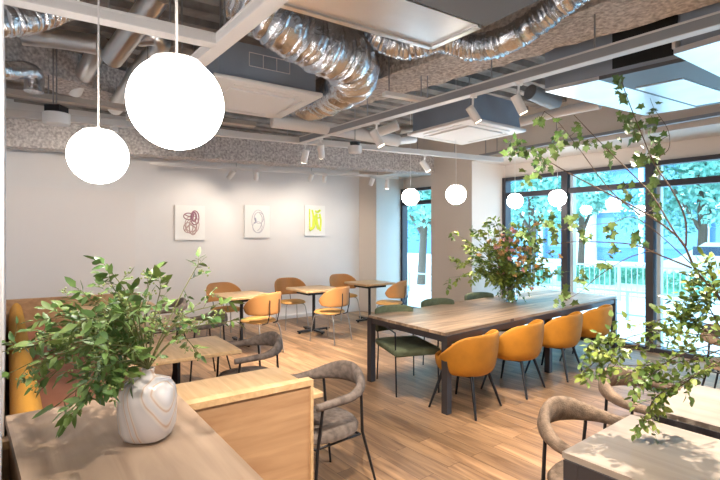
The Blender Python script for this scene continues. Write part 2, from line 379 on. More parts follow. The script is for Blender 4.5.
# railings
def railing(dist, h, label, step=.14, x0=-6, x1=10):
    a = G2+on*dist+GD*x0; ang = math.atan2(GD.y, GD.x); t = empty('railing', (a.x, a.y, -.15), ang); tag(t, label, 'fence', None)
    L = x1-x0; m = MB(); m.box((L/2, 0, h), (L, .05, .05)); m.box((L/2, 0, .15), (L, .04, .04)); m.build('rail', 'rail', t)
    m = MB(); k = 0
    while k < L: m.box((k, 0, h/2), (.016, .016, h)); k += step
    o = m.build('bars', 'rail', t); o['kind'] = 'stuff'
    k = 0
    while k < L: MB().box((k, 0, h/2+.03), (.07, .07, h+.06)).build('post', 'rail', t); k += 1.6
railing(6.2, .95, 'grey street railing with thin upright bars, the farther of the two', .14, -7, 10)
def lowfence(dist, h, label, x0=-6, x1=9):
    a = G2+on*dist+GD*x0; ang = math.atan2(GD.y, GD.x); t = empty('barrier', (a.x, a.y, -.15), ang); tag(t, label, 'barrier')
    L = x1-x0; m = MB(); m.box((L/2, 0, h), (L, .05, .04)); m.box((L/2, 0, .12), (L, .05, .04)); m.build('rail', 'rail', t); k = .3
    while k < L: MB().box((k, 0, h/2), (.06, .05, h)).build('post', 'rail', t); k += 1.3
lowfence(3.2, .6, 'low pale barrier with two rails and posts, nearer the windows')
# office building behind
a = outp(590, 34); bb = empty('office_building', (a.x, a.y, -.15), math.atan2(GD.y, GD.x)); tag(bb, 'blue glass office building with white columns across the street', 'building')
MB().box((4, 4, 9), (46, 8, 18)).build('wall', 'bblue', bb)
for k in range(-4, 7):
    MB().box((k*3.6, -.5, 6), (1.0 if k % 3 == 0 else .22, 1.0 if k % 3 == 0 else .3, 12)).build('column', 'bwhite', bb)
for z in (3.6, 6.6, 9.6): MB().box((4, -.3, z), (46, .9, .35)).build('ledge', 'bwhite', bb)
for k in range(-4, 6):
    for j in range(3): MB().box((k*3.6+1.8, -.06, 2.0+j*3), (2.9, .08, 2.1)).build('window', 'bpane', bb)
# car
c = outp(752, 14.2); cr = empty('car', (c.x, c.y, -.13), math.atan2(GD.y, GD.x)+PI); tag(cr, 'white parked car beyond the railing at the right', 'car')
pts = [(-2.1, .35), (-2.15, .75), (-1.9, .95), (-1.0, 1.05), (-.5, 1.5), (1.0, 1.55), (1.7, 1.05), (2.1, .95), (2.15, .4)]
vs = []; n = len(pts)
for y, k in ((-.85, 1), (.85, 1)):
    for x, z in pts: vs.append((x, y*(.82 if z > 1.1 else 1), z))
MB().add(vs, [tuple(range(n)), tuple(range(n, 2*n))[::-1]]+[((i+1) % n, i, n+i, n+(i+1) % n) for i in range(n)]).build('body', 'carw', cr)
for y in (-.79, .79): MB().prism([(-.8, y-.03), (1.3, y-.03), (1.3, y+.03), (-.8, y+.03)], 1.08, 1.42).build('side_window', 'cardark', cr)
for x in (-1.35, 1.35):
    for y in (-.8, .8):
        MB().tube([(x, y-.1, .32), (x, y+.1, .32)], .32, 20).build('wheel', 'tyre', cr)

# ------------------------------------------------------------------ CEILING SERVICES
def fbeam(name, a, b, w, h, m, label, amp=.02):
    mb = segbox(MB(), a, b, w, h, .07); o = mb.build(name, m); rough_mesh(o, amp, 7); tag(o, label, 'beam'); return o
ZB = 2.80
pa_, pb_ = P(-25, 144, ZB), P(463, 175, ZB)
fbeam('insulated_beam', pa_+V*.12, pb_+V*.12, .30, .36, 'fire', 'long grey fireproofed beam along the top of the back wall')
ba, bb_ = P(306, 122, 3.05), P(760, -9, 3.05)
fbeam('insulated_beam', ba-U*.26, bb_-U*.26, .50, .16, 'fire2', 'brown fireproofed beam running diagonally above the long table')
fbeam('insulated_beam', ba-U*.26+ZV*.14, bb_-U*.26+ZV*.14, .16, .42, 'fire2', 'upper web of the brown fireproofed beam above the long table')
def merge_last():
    obs = [o for o in bpy.data.objects if o.name.startswith('insulated_beam')]
    obs.sort(key=lambda o: o.name); r, ch = obs[-2], obs[-1]
    ch.parent = r; ch.name = 'web'; del ch['label']; del ch['category']
merge_last()
fbeam('insulated_beam', P(-20, 62, 3.2), P(150, 112, 3.2), .5, .3, 'fire', 'rough grey fireproofed beam behind the ducts at upper left')
# tracks
def track(name, a, b, w, h, label, rods=(), m='track', cat='lighting track', lip=True):
    t = empty(name, a, 0); tag(t, label, cat); b2 = Vector(b)-Vector(a); d = b2.normalized()
    mb = MB(); bar(mb, (0, 0, 0), b2, w, h)
    mb.build('channel', m, t)
    if lip:
        s = d.cross(ZV).normalized()*w*.5
        mb = MB(); bar(mb, s+ZV*(h), b2+s+ZV*h, .006, .012); bar(mb, -s+ZV*h, b2-s+ZV*h, .006, .012); bar(mb, ZV*-.004, b2-ZV*.004, w*.96, .004); mb.build('lip', 'track', t)
    for k in rods:
        p = b2*k; MB().tube([p+ZV*h, (p.x, p.y, ZC+.08-a[2])], .006, 6).build('hanger_rod', 'rod', t)
    return t
ZT = 2.75
track('lighting_track', P(302, 142.5, ZT), P(770, 12, ZT), .075, .055, 'long white track running diagonally above the long table', (.1, .28, .45, .62, .8), m='trackg')
track('lighting_track', P(-30, 112.5, ZT), P(502, 162, ZT), .07, .05, 'white track crossing in front of the fireproofed beam at the back', (.1, .2, .33, .47, .56, .64, .76, .86, .95))
track('cable_tray', P(-60, -14, ZT), P(214, 45.5, ZT), .09, .045, 'white steel channel crossing the upper left corner', (.3, .55, .8), cat='channel')
track('cable_tray', P(131, 121, ZT), P(292, -12, ZT), .09, .045, 'white steel channel running up behind the biggest globe', (.2, .5, .75), cat='channel')
track('ceiling_bar', P(-20, 91.5, 2.95), P(255, 127, 2.95), .10, .05, 'flat beige bar hung behind the small left globe', (.2, .5, .85), 'bar', 'bar', False)
ta, tb = P(150, 164.5, 2.70), P(398, 178.5, 2.70)
track('lighting_track', ta, tb, .04, .03, 'slim white track washing the pictures on the back wall', (.3, .6, .9))
track('ceiling_bar', D(384, 95, 3.95), D(432, 104.5, 4.2), .06, .035, 'short white bar light under the brown beam', (.1, .9), 'acwhite', 'bar', False)
track('ceiling_bar', P(480, 157, 2.93), P(735, 113, 2.93), .05, .04, 'slim grey bar along the header above the windows', (.1, .4, .7), 'rod', 'bar', False)
# spotlights
def spot(px, py, Y, aim, label, size=1.0, power=None, ztop=None, angle=52, blend=.8, light=True):
    c = D(px, py, Y); aim = Vector(aim); d = (aim-c).normalized()
    t = empty('spotlight', c); tag(t, label, 'spotlight', None)
    L = .15*size; r = .036*size
    a = -d*L/2; b = d*L/2
    mb = MB(); mb.tube([a, a+d*.001, b, b], [r*.3, r, r, r*.9], 20); mb.build('lamp_head', 'acwhite', t)
    mb = MB(); mb.tube([b+d*.002, b+d*.004], [r*.8, r*.8], 20); mb.build('lens', 'lens', t)
    zt = (ztop if ztop else c.z+.12)-c.z
    mb = MB(); mb.tube([Vector((0, 0, zt)), a*.3], .009*size, 8); mb.box((0, 0, zt-.012), (.05, .03, .024)); mb.build('bracket', 'acwhite', t)
    if light:
        l = bpy.data.lights.new('spot_lamp', 'SPOT'); l.energy = power or SPOT_W; l.color = WARM; l.spot_size = math.radians(angle); l.spot_blend = blend; l.shadow_soft_size = .03
        o = bpy.data.objects.new('spot_lamp', l); C.objects.link(o); o.parent = t; o.location = b+d*.02
        o.rotation_euler = d.to_track_quat('-Z', 'Y').to_euler()
    return t
def art(px0, py0, px1, py1):
    pass
def onwall(px, z, out=0):
    # point on the back wall seen at px
    for i in range(1000):
        p = K1+bd*(i*.0065)
        if p.x/p.y*F+360 > px: break
    return Vector((p.x, p.y, z))+Vector((bd.y, -bd.x, 0))*out
YB = 8.0
spot(231.5, 174, 7.5, onwall(190, 1.75), 'white track spotlight aimed at the pink abstract picture', 1.15, 24, 2.70, 105)
spot(256, 175, 7.67, onwall(256, 1.65), 'white track spotlight aimed at the grey abstract picture', 1.15, 24, 2.70, 105)
spot(311, 177, 8.05, onwall(290, 1.55), 'white track spotlight on the wall track above the gap between grey and yellow pictures', 1.15, 22, 2.70, 105)
spot(324.5, 178, 8.14, onwall(318, 1.70), 'white track spotlight aimed at the yellow abstract picture', 1.15, 24, 2.70, 105)
spot(372, 181, 8.5, onwall(345, 1.3), 'white track spotlight near the room corner, tilted left', 1.15, 16, 2.70, 80)
spot(387, 184, 8.64, P(385, 318, 0), 'white track spotlight by the blue lit window reveal', 1.15, 16, 2.70, 80)
spot(305, 156, 5.64, P(262, 350, 0), 'white spotlight at the junction of the two tracks, tilted left', 1.1, 260, ZT, 70, .5)
spot(321, 151, 5.33, P(335, 346, 0), 'white spotlight beside the track junction, tilted right', 1.1, 300, ZT, 70, .5)
spot(377, 138.5, 4.6, Vector((1.7, 4.7, 0)), 'white track spotlight below the left part of the diagonal track', 1.1, 150, ZT, 80)
spot(473.5, 114, 3.72, Vector((2.9, 4.5, 0)), 'white track spotlight in front of the second ceiling cassette', .9, 150, ZT, 90)
spot(519, 104, 3.41, Vector((2.6, 3.7, 0)), 'white track spotlight nearest the window side on the diagonal track', .95, 150, ZT, 90)
spot(425, 166, 6.45, P(515, 297, .74), 'white track spotlight in front of the beam end above the pillar', 1.1, 200, ZT, 60)
spot(113, 133, 4.77, onwall(60, 1.1), 'white spotlight half hidden between the two large globes', 1.0, 90, ZT, 110)
spot(644, 151, 4.4, P(625, 300, .74), 'small white spotlight among the ivy in front of the windows', .8, 60, ZT, 60)
# last entry: lamp out of view on the diagonal track, inferred from leaf shadows
# the other three: unseen spots added to brighten the foreground and floor
for (x, y, ax, ay, pw) in ((-.75, 1.5, -1.5, 3.4, 100), (-.1, 1.2, -.9, 1.7, 35), (.0, 1.25, .75, 3.1, 170), (2.0, 2.42, 1.35, 1.95, 260)):
    c = Vector((x, y, 2.64)); t = empty('spotlight', c); tag(t, 'unseen white spotlight overhead, added for its light', 'spotlight', 'overhead spotlights')
    d = (Vector((ax, ay, .7 if ax == 1.35 else 0))-c).normalized(); MB().tube([-d*.07, d*.07], .036, 16).build('lamp_head', 'acwhite', t)
    MB().tube([(0, 0, 0), (0, 0, .9)], .008, 6).build('bracket', 'acwhite', t)
    l = bpy.data.lights.new('spot_lamp', 'SPOT'); l.energy = pw; l.color = WARM; l.spot_size = math.radians(95); l.spot_blend = .9; l.shadow_soft_size = .02
    o = bpy.data.objects.new('spot_lamp', l); C.objects.link(o); o.parent = t; o.location = d*.1; o.rotation_euler = d.to_track_quat('-Z', 'Y').to_euler()
# pendants
def pendant(px, py, rpx, dia, label, cr=.0035):
    Y = dia/2*F/rpx; c = D(px, py, Y); t = empty('globe_pendant', c); tag(t, label, 'pendant lamp')
    r = dia/2*.905
    prof = [(r*math.sin(a), -r*math.cos(a)) for a in [PI*i/40 for i in range(2, 34)]]
    MB().lathe((0, 0, 0), [(.001, -r)]+prof, 40).build('globe', 'globe', t)
    zt = r*math.cos(PI*2/20)
    MB().lathe((0, 0, 0), [(r*.53, r*.855), (r*.535, r*.90), (r*.50, r*.925), (.012, r*.94), (.01, r*1.05)], 32).build('cap', 'track', t)
    MB().tube([(0, 0, r*.95), (0, 0, ZC+.08-c.z)], cr, 8).build('cord', 'cord', t)
    return t
pendant(176.5, 103.5, 50.5, .30, 'largest white globe pendant, hanging nearest the camera', .0045)
pendant(98.5, 156, 30.5, .30, 'second largest white globe pendant at the left over the bench', .0045)
pendant(410.5, 197, 9.5, .27, 'white globe pendant in front of the narrow corner window')
pendant(456, 194.5, 11, .27, 'white globe pendant in front of the beige pillar')
pendant(515, 201, 8.5, .27, 'white globe pendant beside the left edge of the wide window')
pendant(557.5, 198, 9.4, .27, 'white globe pendant at the first mullion of the wide window')
for x, y, z in ((2.4, -.9, 2.3), (4.2, .9, 2.3), (-1.2, -.9, 2.3), (1.2, -1.2, 2.3)):  # unseen pendants, added out of view to lift the warm ambient light
    t = pendant(100, 100, 20, .3, 'unseen white globe pendant added to brighten the room'); t.location = (x, y, z); t['group'] = 'unseen pendants added for fill light'
def cassette(name, near, sx, sy, ang, zb, boxh, label, pm='acwhite', bm_='grey', ins=.05):
    # near: nearest corner; extends sx along local x, sy along local y
    t = empty(name, (near[0], near[1], zb), ang); tag(t, label, 'air conditioner')
    mb = MB(); mb.box((sx/2, sy/2, .018), (sx, sy, .036), 0, .012); mb.build('panel', pm, t)
    mb = MB(); mb.box((sx/2, sy/2, .036+boxh/2), (sx-2*ins, sy-2*ins, boxh)); mb.build('casing', bm_, t)
    return t
# first cassette
c = P(214, 76.5, 2.85); t = cassette('ceiling_cassette', c, .96, .96, math.radians(33.5), 2.85, .30, 'square white ceiling air conditioner with grey casing behind the biggest globe')
def cassette_detail(t, s=.96):
    pn = [k for k in kids(t) if k.name.startswith('panel')][0]
    mb = MB(); mb.box((s/2, s/2, -.008), (s*.62, s*.62, .016), 0, .007); mb.build('grille', 'acwhite', pn)
    for cx, cy, w, h in ((s/2, s*.1, s*.6, .035), (s/2, s*.9, s*.6, .035), (s*.1, s/2, .035, s*.6), (s*.9, s/2, .035, s*.6)):
        MB().box((cx, cy, -.003), (w, h, .008), 0, .003).build('louvre', 'pvc', pn)
    for cx, cy in ((.07, .07), (s-.07, .07), (.07, s-.07), (s-.07, s-.07)):
        MB().box((cx, cy, .3), (.03, .03, .12)).build('bracket', 'steel', t); MB().tube([(cx, cy, .3), (cx, cy, ZC+.08-2.85)], .007, 6).build('hanger_rod', 'rod', t)
cassette_detail(t)
mb = MB()
for x0, x1 in ((.30, .42), (.42, .54), (.54, .66)):
    for a, b in (((x0, .16), (x1, .16)), ((x0, .27), (x1, .27)), ((x0, .16), (x0, .27)), ((x1, .16), (x1, .27))):
        mb.box(((a[0]+b[0])/2, .048, (a[1]+b[1])/2), (abs(a[0]-b[0])+.004, .004, abs(a[1]-b[1])+.004))
mb.build('outline_marking', 'acwhite', t)
c = P(470, 119.5, 2.83); t = cassette('ceiling_cassette', c, .98, .98, math.radians(36), 2.83, .30, 'square white ceiling air conditioner above the pillar with blue grey casing'); cassette_detail(t, .98)
# big fan-coil units at the upper right
c = P(690, 60, 2.85)
cl = P(545, 92, 2.85); cf = P(645, 115.5, 2.85); vv = (cl-c); uu = cf-cl
t = empty('ducted_unit', cl); tag(t, 'large grey ducted air unit with reflective underside above the windows', 'air handling unit')
q = [Vector((0, 0, 0)), uu, uu-vv*1.0, -vv*1.0]
MB().prism([tuple(x[:2]) for x in q], .03, .40).build('casing', 'grey', t)
MB().prism([tuple((x*1.0)[:2]) for x in (q[0], q[1], q[1]-vv*.42, q[0]-vv*.42)], 0, .03).build('panel', 'steel', t)
MB().prism([tuple(x[:2]) for x in (q[0]-vv*.42+uu*.0, q[1]-vv*.42, q[2], q[3])], .0, .03).build('bottom_sheet', 'dgrey', t)
MB().prism([tuple(x[:2]) for x in (uu*.28-vv*.46, uu*.93-vv*.46, uu*.93-vv*.78, uu*.28-vv*.78)], -.008, 0).build('reflective_plate', 'steel', t)
o = MB(); a_ = -vv*.52; b_ = -vv*.93; n_ = Vector((-uu.y, uu.x, 0)).normalized()
nn = -uu.normalized()*.012
o.prism([tuple((a_)[:2]), tuple((b_)[:2]), tuple((b_+nn)[:2]), tuple((a_+nn)[:2])], .06, .36); o.build('filter', 'dark', t)
c2 = P(684, 50, 2.85); t = empty('ducted_unit', c2, math.radians(34)); tag(t, 'grey ducted air unit cut off by the right edge of the photo', 'air handling unit')
MB().box((.7, -.38, .2), (1.4, .8, .36)).build('casing', 'grey', t); MB().box((.7, -.38, 0), (1.46, .86, .04)).build('panel', 'steel', t)
MB().box((.7, .05, .1), (1.46, .02, .16)).build('flange', 'acwhite', t)
# silver sheet unit at the top centre
A1 = P(250, -5, 2.85); A2 = P(431, 47, 2.85); A3 = P(479, 25.5, 2.85)
t = empty('duct_box', A2); tag(t, 'wide flat silver sheet metal duct box at the top centre', 'duct')
w_ = (A3-A2); e_ = A1-A2
w2 = -V*w_.length
MB().prism([(0, 0), tuple(e_[:2]), tuple((e_+w2)[:2]), tuple(w2[:2])], 0, .30).build('casing', 'steel', t)
mb = MB(); bar(mb, Vector((0, 0, -.012)), Vector((e_.x, e_.y, -.012)), .035, .03); bar(mb, Vector((0, 0, -.012)), Vector((w2.x, w2.y, -.012)), .035, .03); mb.build('flange', 'galv', t)
B1 = P(480, 27, 2.72)
t = empty('duct_box', B1, math.radians(33)); tag(t, 'dark grey box at the top edge right of the silver duct box', 'duct')
MB().box((.02-.75, -.47, .2), (1.5, .9, .4)).build('casing', 'dgrey', t)
MB().box((.02-.75, -.02, .06), (1.52, .03, .10)).build('flange', 'grey', t)
# ducts
def duct(name, pts, r, m, label, amp=0., freq=60, n=28, seg=26, ring=None, cat='duct'):
    sp = spline(pts, seg); rr = []
    L = 0
    for i, p in enumerate(sp):
        if i: L += (sp[i]-sp[i-1]).length
        k = r if not isinstance(r, list) else r[min(int(i/seg), len(r)-1)]
        rr.append(k*(1+amp*math.sin(L*freq)+amp*.7*math.sin(L*freq*1.73+1)))
    o = MB().tube(sp, rr, n).build(name, m)
    if amp:
        for v in o.data.vertices: v.co += noise.noise_vector(v.co*16)*r*.09 if not isinstance(r, list) else noise.noise_vector(v.co*16)*.012
    tag(o, label, cat); return o
duct('flexible_duct', [D(240, -8, 3.0), D(275, 20, 3.05), D(318, 45, 3.3), D(350, 62, 3.6), D(350, 82, 4.1), D(325, 98, 4.7), D(303, 107, 5.1), D(290, 113, 5.25)], [.17, .18, .19, .20, .18, .17, .16, .15], 'foil', 'thick crumpled foil duct bending in a hook at the top centre', .05, 170)
duct('flexible_duct', [D(372, 26, 3.4), D(386, 42, 3.4), D(412, 47, 3.35), D(440, 40, 3.3), D(478, 47, 3.2), D(515, 36, 3.0), D(560, 4, 2.8), D(590, -20, 2.7)], .085, 'foil', 'thin crumpled foil duct snaking below the dark grey box', .06, 220)
duct('flexible_duct', [D(-25, 18, 2.6), D(12, 20, 2.7), D(45, 12, 2.9), D(70, 2, 3.1)], .09, 'foil', 'crumpled foil duct in the top left corner', .05, 180)
duct('round_duct', [D(22, 35, 4.0), D(60, 39, 4.1), D(98, 45, 4.2)], .085, 'galv', 'straight level round metal duct at upper left behind the two cords')
duct('round_duct', [D(160, -8, 3.2), D(140, 20, 3.4), D(112, 58, 3.75)], .085, 'galv', 'shiny round duct slanting down from the top edge left of the biggest globe')
duct('round_duct', [D(100, 42, 4.4), D(92, 60, 4.6), D(75, 90, 5.2)], .085, 'galv', 'dull round duct slanting down behind the left globe cord')
duct('round_duct', [D(138, 36, 4.0), D(155, 36, 4.0), D(160, 45, 4.1), D(140, 70, 4.6), D(115, 108, 5.4)], .085, 'galv', 'bent round duct disappearing behind the biggest globe')
duct('round_duct', [D(-22, 62, 3.6), D(5, 70, 3.8), D(25, 70, 4.0), D(34, 76, 4.1), D(34, 92, 4.1)], .075, 'foil', 'foil wrapped elbow pipe at the left edge')
duct('wrapped_pipe', [D(272, 121, 4.9), D(330, 129, 5.2), D(398, 141, 5.6)], .07, 'pvc', 'thick white wrapped pipe under the thick foil duct', cat='pipe')
duct('wrapped_pipe', [D(366, 137, 5.42), D(398, 125, 5.3)], .055, 'pvc', 'short white pipe stub behind the diagonal track', cat='pipe')
duct('wrapped_pipe', [D(398, 130, 5.6), D(416, 128.5, 5.9)], .05, 'bar', 'short beige pipe left of the second ceiling cassette', cat='pipe')
duct('wrapped_pipe', [D(398, 141, 5.6), D(414, 139.5, 5.9)], .045, 'pvc', 'lower pipe stub left of the second ceiling cassette', cat='pipe')
duct('round_duct', [D(530, 92, 5.4), D(556, 103, 5.6)], .09, 'trackg', 'short grey round duct beside the large ducted unit')
duct('wrapped_pipe', [D(520, 122, 5.2), D(560, 112, 5.0), D(600, 104, 4.7)], .05, 'pvc', 'white pipe under the large ducted unit', cat='pipe')
# detector and emergency lamp
c = D(355, 149, 5.2); t = empty('smoke_detector', c); tag(t, 'round white detector hanging in front of the grey beam', 'detector')
MB().lathe((0, 0, 0), [(.01, -.05), (.07, -.045), (.078, -.03), (.078, .03), (.05, .035)], 24).build('housing', 'acwhite', t); MB().lathe((0, 0, 0), [(.05, .035), (.06, .075)], 24).build('base', 'black', t); MB().tube([(0, 0, .07), (0, 0, ZC+.08-c.z)], .006, 6).build('hanger_rod', 'rod', t)
c = D(56.5, 119, 4.4); t = empty('emergency_lamp', c); tag(t, 'white rounded box lamp hanging left of the small left globe', 'ceiling lamp')
MB().lathe((0, 0, 0), [(.01, -.062), (.105, -.05), (.115, -.03), (.115, .05), (.08, .055)], 28).build('housing', 'acwhite', t); MB().box((0, 0, .09), (.14, .14, .06)).build('base', 'black', t); MB().tube([(.0, 0, .1), (.0, 0, ZC+.08-c.z)], .006, 6).build('hanger_rod', 'rod', t)
# ------------------------------------------------------------------ PICTURES
def picture(px, z0, z1, wid, name_label, strokes):
    p = onwall(px, (z0+z1)/2, .004); ang = math.atan2(bd.y, bd.x)
    t = empty('picture', p, ang); tag(t, name_label, 'picture'); h = z1-z0
    MB().box((0, -.018, 0), (wid, .036, h), 0).build('canvas', 'canvas', t)
    for pts, m, r in strokes:
        sp = spline([(x*wid/2, -.0365, y*h/2) for x, y in [(a_*1.25, b_*1.15) for a_, b_ in pts]], 6)
        MB().tube(sp, r*1.5, 6).build('paint_stroke', m, t)
    return t
mk = lambda n_, c: mat(n_, c, .7)
pk = mk('mauve paint', (.34, .17, .22)); tn = mk('dusty rose paint', (.52, .38, .37)); gy = mk('lavender paint', (.56, .54, .60)); gy2 = mk('slate paint', (.42, .44, .55)); yl = mk('acid yellow paint', (.74, .85, .10))
def ringpts(cx, cy, rx, ry, n=10, ph=0): return [(cx+rx*math.cos(ph+2*PI*i/n), cy+ry*math.sin(ph+2*PI*i/n)) for i in range(n+1)]
def pic_z(px, top, bot):
    p = onwall(px, 0); return HC-(bot-HY)/F*p.y, HC-(top-HY)/F*p.y
z0, z1 = pic_z(190, 205.5, 240); picture(189.5, z0, z1, .50, 'canvas with looping mauve and rose brush marks, leftmost of the three pictures', [
    (ringpts(.1, -.1, .38, .45), tn, .005), (ringpts(.05, -.15, .28, .3, ph=1), tn, .005), (ringpts(.25, .25, .22, .35), pk, .007), (ringpts(-.1, .32, .25, .16), pk, .006), ([(-.3, .4), (0, .3), (.2, .45), (.1, .1)], pk, .006), (ringpts(-.1, -.25, .25, .25), tn, .006), (ringpts(.15, -.2, .2, .4, ph=2), tn, .007), (ringpts(.2, .3, .12, .22), pk, .010), ([(-.3, -.4), (0, -.1), (.3, -.3), (.1, -.5)], tn, .009)])
z0, z1 = pic_z(257, 205.5, 237.5); picture(256.5, z0, z1, .50, 'canvas with faint lavender grey loops, middle of the three pictures', [
    (ringpts(.05, 0, .4, .62), gy, .004), (ringpts(.1, .2, .3, .3), gy, .005), (ringpts(0, -.3, .3, .3), gy, .004), ([(-.15, .2), (-.1, 0), (-.2, -.1)], gy2, .010), ([(.1, .5), (.3, .2), (.2, -.3), (0, -.5)], gy, .005)])
z0, z1 = pic_z(314, 205.5, 235.8); picture(314, z0, z1, .46, 'canvas with acid yellow brush strokes, rightmost of the three pictures', [
    ([(-.45, .65), (-.45, .2), (-.42, -.55)], yl, .010), ([(-.45, -.55), (-.1, -.3), (-.1, .3)], yl, .022), ([(-.25, .6), (-.15, .2), (-.2, -.5)], yl, .014), ([(.0, .55), (.2, .5), (.4, .6)], yl, .016), ([(.1, .4), (.1, .0), (.25, -.5)], yl, .02), ([(.35, .4), (.45, 0), (.4, -.6)], yl, .014), ([(.1, .1), (.4, .2)], yl, .01)])
# ------------------------------------------------------------------ FURNITURE BUILDERS (local +Y = direction the sitter faces)
def sub(o, lv=1, solid=0):
    if solid:
        s = o.modifiers.new('s', 'SOLIDIFY'); s.thickness = solid; s.offset = 0
    m = o.modifiers.new('ss', 'SUBSURF'); m.levels = lv; m.render_levels = lv
def shell_chair():
    t = empty('tub_chair', (0, 0, 0))
    # tub: phi=0 is the back (-Y)
    nphi = 40; mb = MB(); vs = []; rows = []
    def top(a):
        a = abs(a)
        if a < .9: return .745-.02*(a/.9)**2
        if a < 2.35: k = (a-.9)/1.45; k = k*k*(3-2*k); return .725-.255*k
        return .47
    zb = .345
    prof = [(0.02, 0), (.12, 0), (.20, .004), (.245, .025), (.272, .07), (.285, .14)]
    for i in range(nphi):
        a = -PI+2*PI*i/nphi; tp = top(a); row = []
        for r, dz in prof: row.append((r, zb+dz))
        zl = zb+.14
        for k in (1, 2, 3, 4):
            f_ = k/4; rr = .285+.018*math.sin(f_*PI*.6); row.append((rr if tp > .5 else .285-.006*k, zl+(tp-zl)*f_))
        for r, z in row: vs.append((r*math.sin(a)*1.02, -r*math.cos(a)*.97, z))
    m = len(prof)+4
    fs = [(i*m+k, i*m+k+1, ((i+1) % nphi)*m+k+1, ((i+1) % nphi)*m+k) for i in range(nphi) for k in range(m-1)]
    fs.append(tuple(i*m for i in range(nphi)))
    mb.add(vs, fs, True); mb.build('shell', 'mustard', t, lambda o: sub(o, 1, .028))
    MB().lathe((0, .02, 0), [(.01, .40), (.22, .40), (.248, .425), (.248, .455), (.22, .475), (.01, .48)], 32).build('seat_cushion', 'mustard', t)
    MB().box((0, 0, .335), (.30, .30, .012)).build('under_frame', 'black', t)
    for sx in (-1, 1):
        for sy in (-1, 1): MB().tube([(sx*.15, sy*.15, .35), (sx*.245, sy*.245, 0)], [.017, .010], 10).build('leg', 'black', t)
    return t
def loop_chair(fab):
    t = empty('loop_armchair', (0, 0, 0))
    pts = []; rad = []
    n = 28
    pts.append((-.265, .22, .645)); rad.append((.012, .012)); pts.append((-.267, .215, .645)); rad.append((.024, .022))
    pts.append((-.272, .10, .65)); rad.append((.024, .024))
    for i in range(n+1):
        a = PI+PI*i/n; k = math.sin(PI*i/n)**2.2
        pts.append((.272*math.cos(a), .02+.275*math.sin(a), .652+.055*k)); rad.append((.026+.004*k, .026+.048*k))
    pts.append((.272, .10, .65)); rad.append((.024, .024)); pts.append((.267, .215, .645)); rad.append((.024, .022)); pts.append((.265, .22, .645)); rad.append((.012, .012))
    MB().tube(pts, rad, 16).build('backrest_loop', fab, t)
    MB().lathe((0, .01, 0), [(.01, .385), (.20, .385), (.228, .40), (.232, .43), (.215, .455), (.12, .465), (.01, .467)], 36, 1, 1.02, power=2.5).build('seat', fab, t)
    MB().tube([(.2, -.16, .375), (.2, .18, .375), (-.2, .18, .375), (-.2, -.16, .375), (.2, -.16, .375)], .008, 8).build('seat_frame', 'black', t)
    for sx in (-1, 1):
        MB().tube([(sx*.262, .17, .635), (sx*.235, .19, .38), (sx*.26, .23, 0)], [.009, .010, .008], 8).build('leg', 'black', t)
        MB().tube([(sx*.20, -.17, .66), (sx*.19, -.19, .38), (sx*.25, -.27, 0)], [.009, .010, .008], 8).build('leg', 'black', t)
    return t
def bistro_chair(seatm):
    t = empty('bistro_chair', (0, 0, 0)); mb = MB(); vs = []; n = 24; m = 7
    for i in range(n+1):
        a = -1.55+3.1*i/n; q = abs(a)/1.55
        zt = .86-.025*q**2-.14*max(0, (q-.35)/.65)**1.5; zl = .55+.02*q**2
        if q > .85: s_ = (q-.85)/.15; mid = (zt+zl)/2+.01; zt = zt+(mid-zt)*s_*s_*.8; zl = zl+(mid-zl)*s_*s_*.8
        for k in range(m):
            f_ = k/(m-1); z = zl+(zt-zl)*f_; r = .272+.02*f_
            vs.append((r*math.sin(a)*1.03, -r*math.cos(a)*(.95)+(.05 if 0 else 0), z))
    fs = [(i*m+k, (i+1)*m+k, (i+1)*m+k+1, i*m+k+1) for i in range(n) for k in range(m-1)]
    mb.add(vs, fs, True).build('backrest', 'caramel', t, lambda o: sub(o, 1, .018))
    MB().lathe((0, .03, 0), [(.01, .43), (.19, .43), (.215, .44), (.215, .455), (.195, .475), (.01, .482)], 32, 1, 1, power=3).build('seat', seatm, t)
    for sx in (-1, 1):
        MB().tube([(sx*.085, -.293, .76), (sx*.085, -.29, .58), (sx*.085, -.25, .45), (sx*.10, -.16, .42)], .007, 8).build('back_support', 'black', t)
        for sy in (-1, 1): MB().tube(spline([(sx*.10, sy*.10, .425), (sx*.165, sy*.17, .41), (sx*.19, sy*.205, .3), (sx*.215, sy*.245, 0)], 5), .0085, 8).build('leg', 'chrome', t)
    return t
def green_chair():
    t = empty('cushioned_chair', (0, 0, 0)); mb = MB(); vs = []; n = 18; m = 6
    for i in range(n+1):
        a = -1+2*i/n; zt = .82-.03*a**4; zl = .53
        for k in range(m):
            f_ = k/(m-1); vs.append((.235*a, -.45+.06*a*a-.03*f_, zl+(zt-zl)*f_))
    fs = [(i*m+k, (i+1)*m+k, (i+1)*m+k+1, i*m+k+1) for i in range(n) for k in range(m-1)]
    mb.add(vs, fs, True).build('backrest', 'green', t, lambda o: sub(o, 1, .045))
    MB().box((0, -.06, .435), (.50, .64, .075), 0, .03).build('seat', 'green', t)
    for sx in (-1, 1):
        MB().tube([(sx*.215, -.44, .74), (sx*.215, -.36, .42), (sx*.225, -.38, 0)], .008, 8).build('leg', 'black', t)
        MB().tube([(sx*.24, .22, .64), (sx*.235, .22, .40), (sx*.235, .24, 0)], .008, 8).build('leg', 'black', t)
        MB().tube([(sx*.24, .22, .64), (sx*.235, -.02, .65), (sx*.218, -.43, .66)], .008, 8).build('arm_rail', 'black', t)
    return t
used = set()
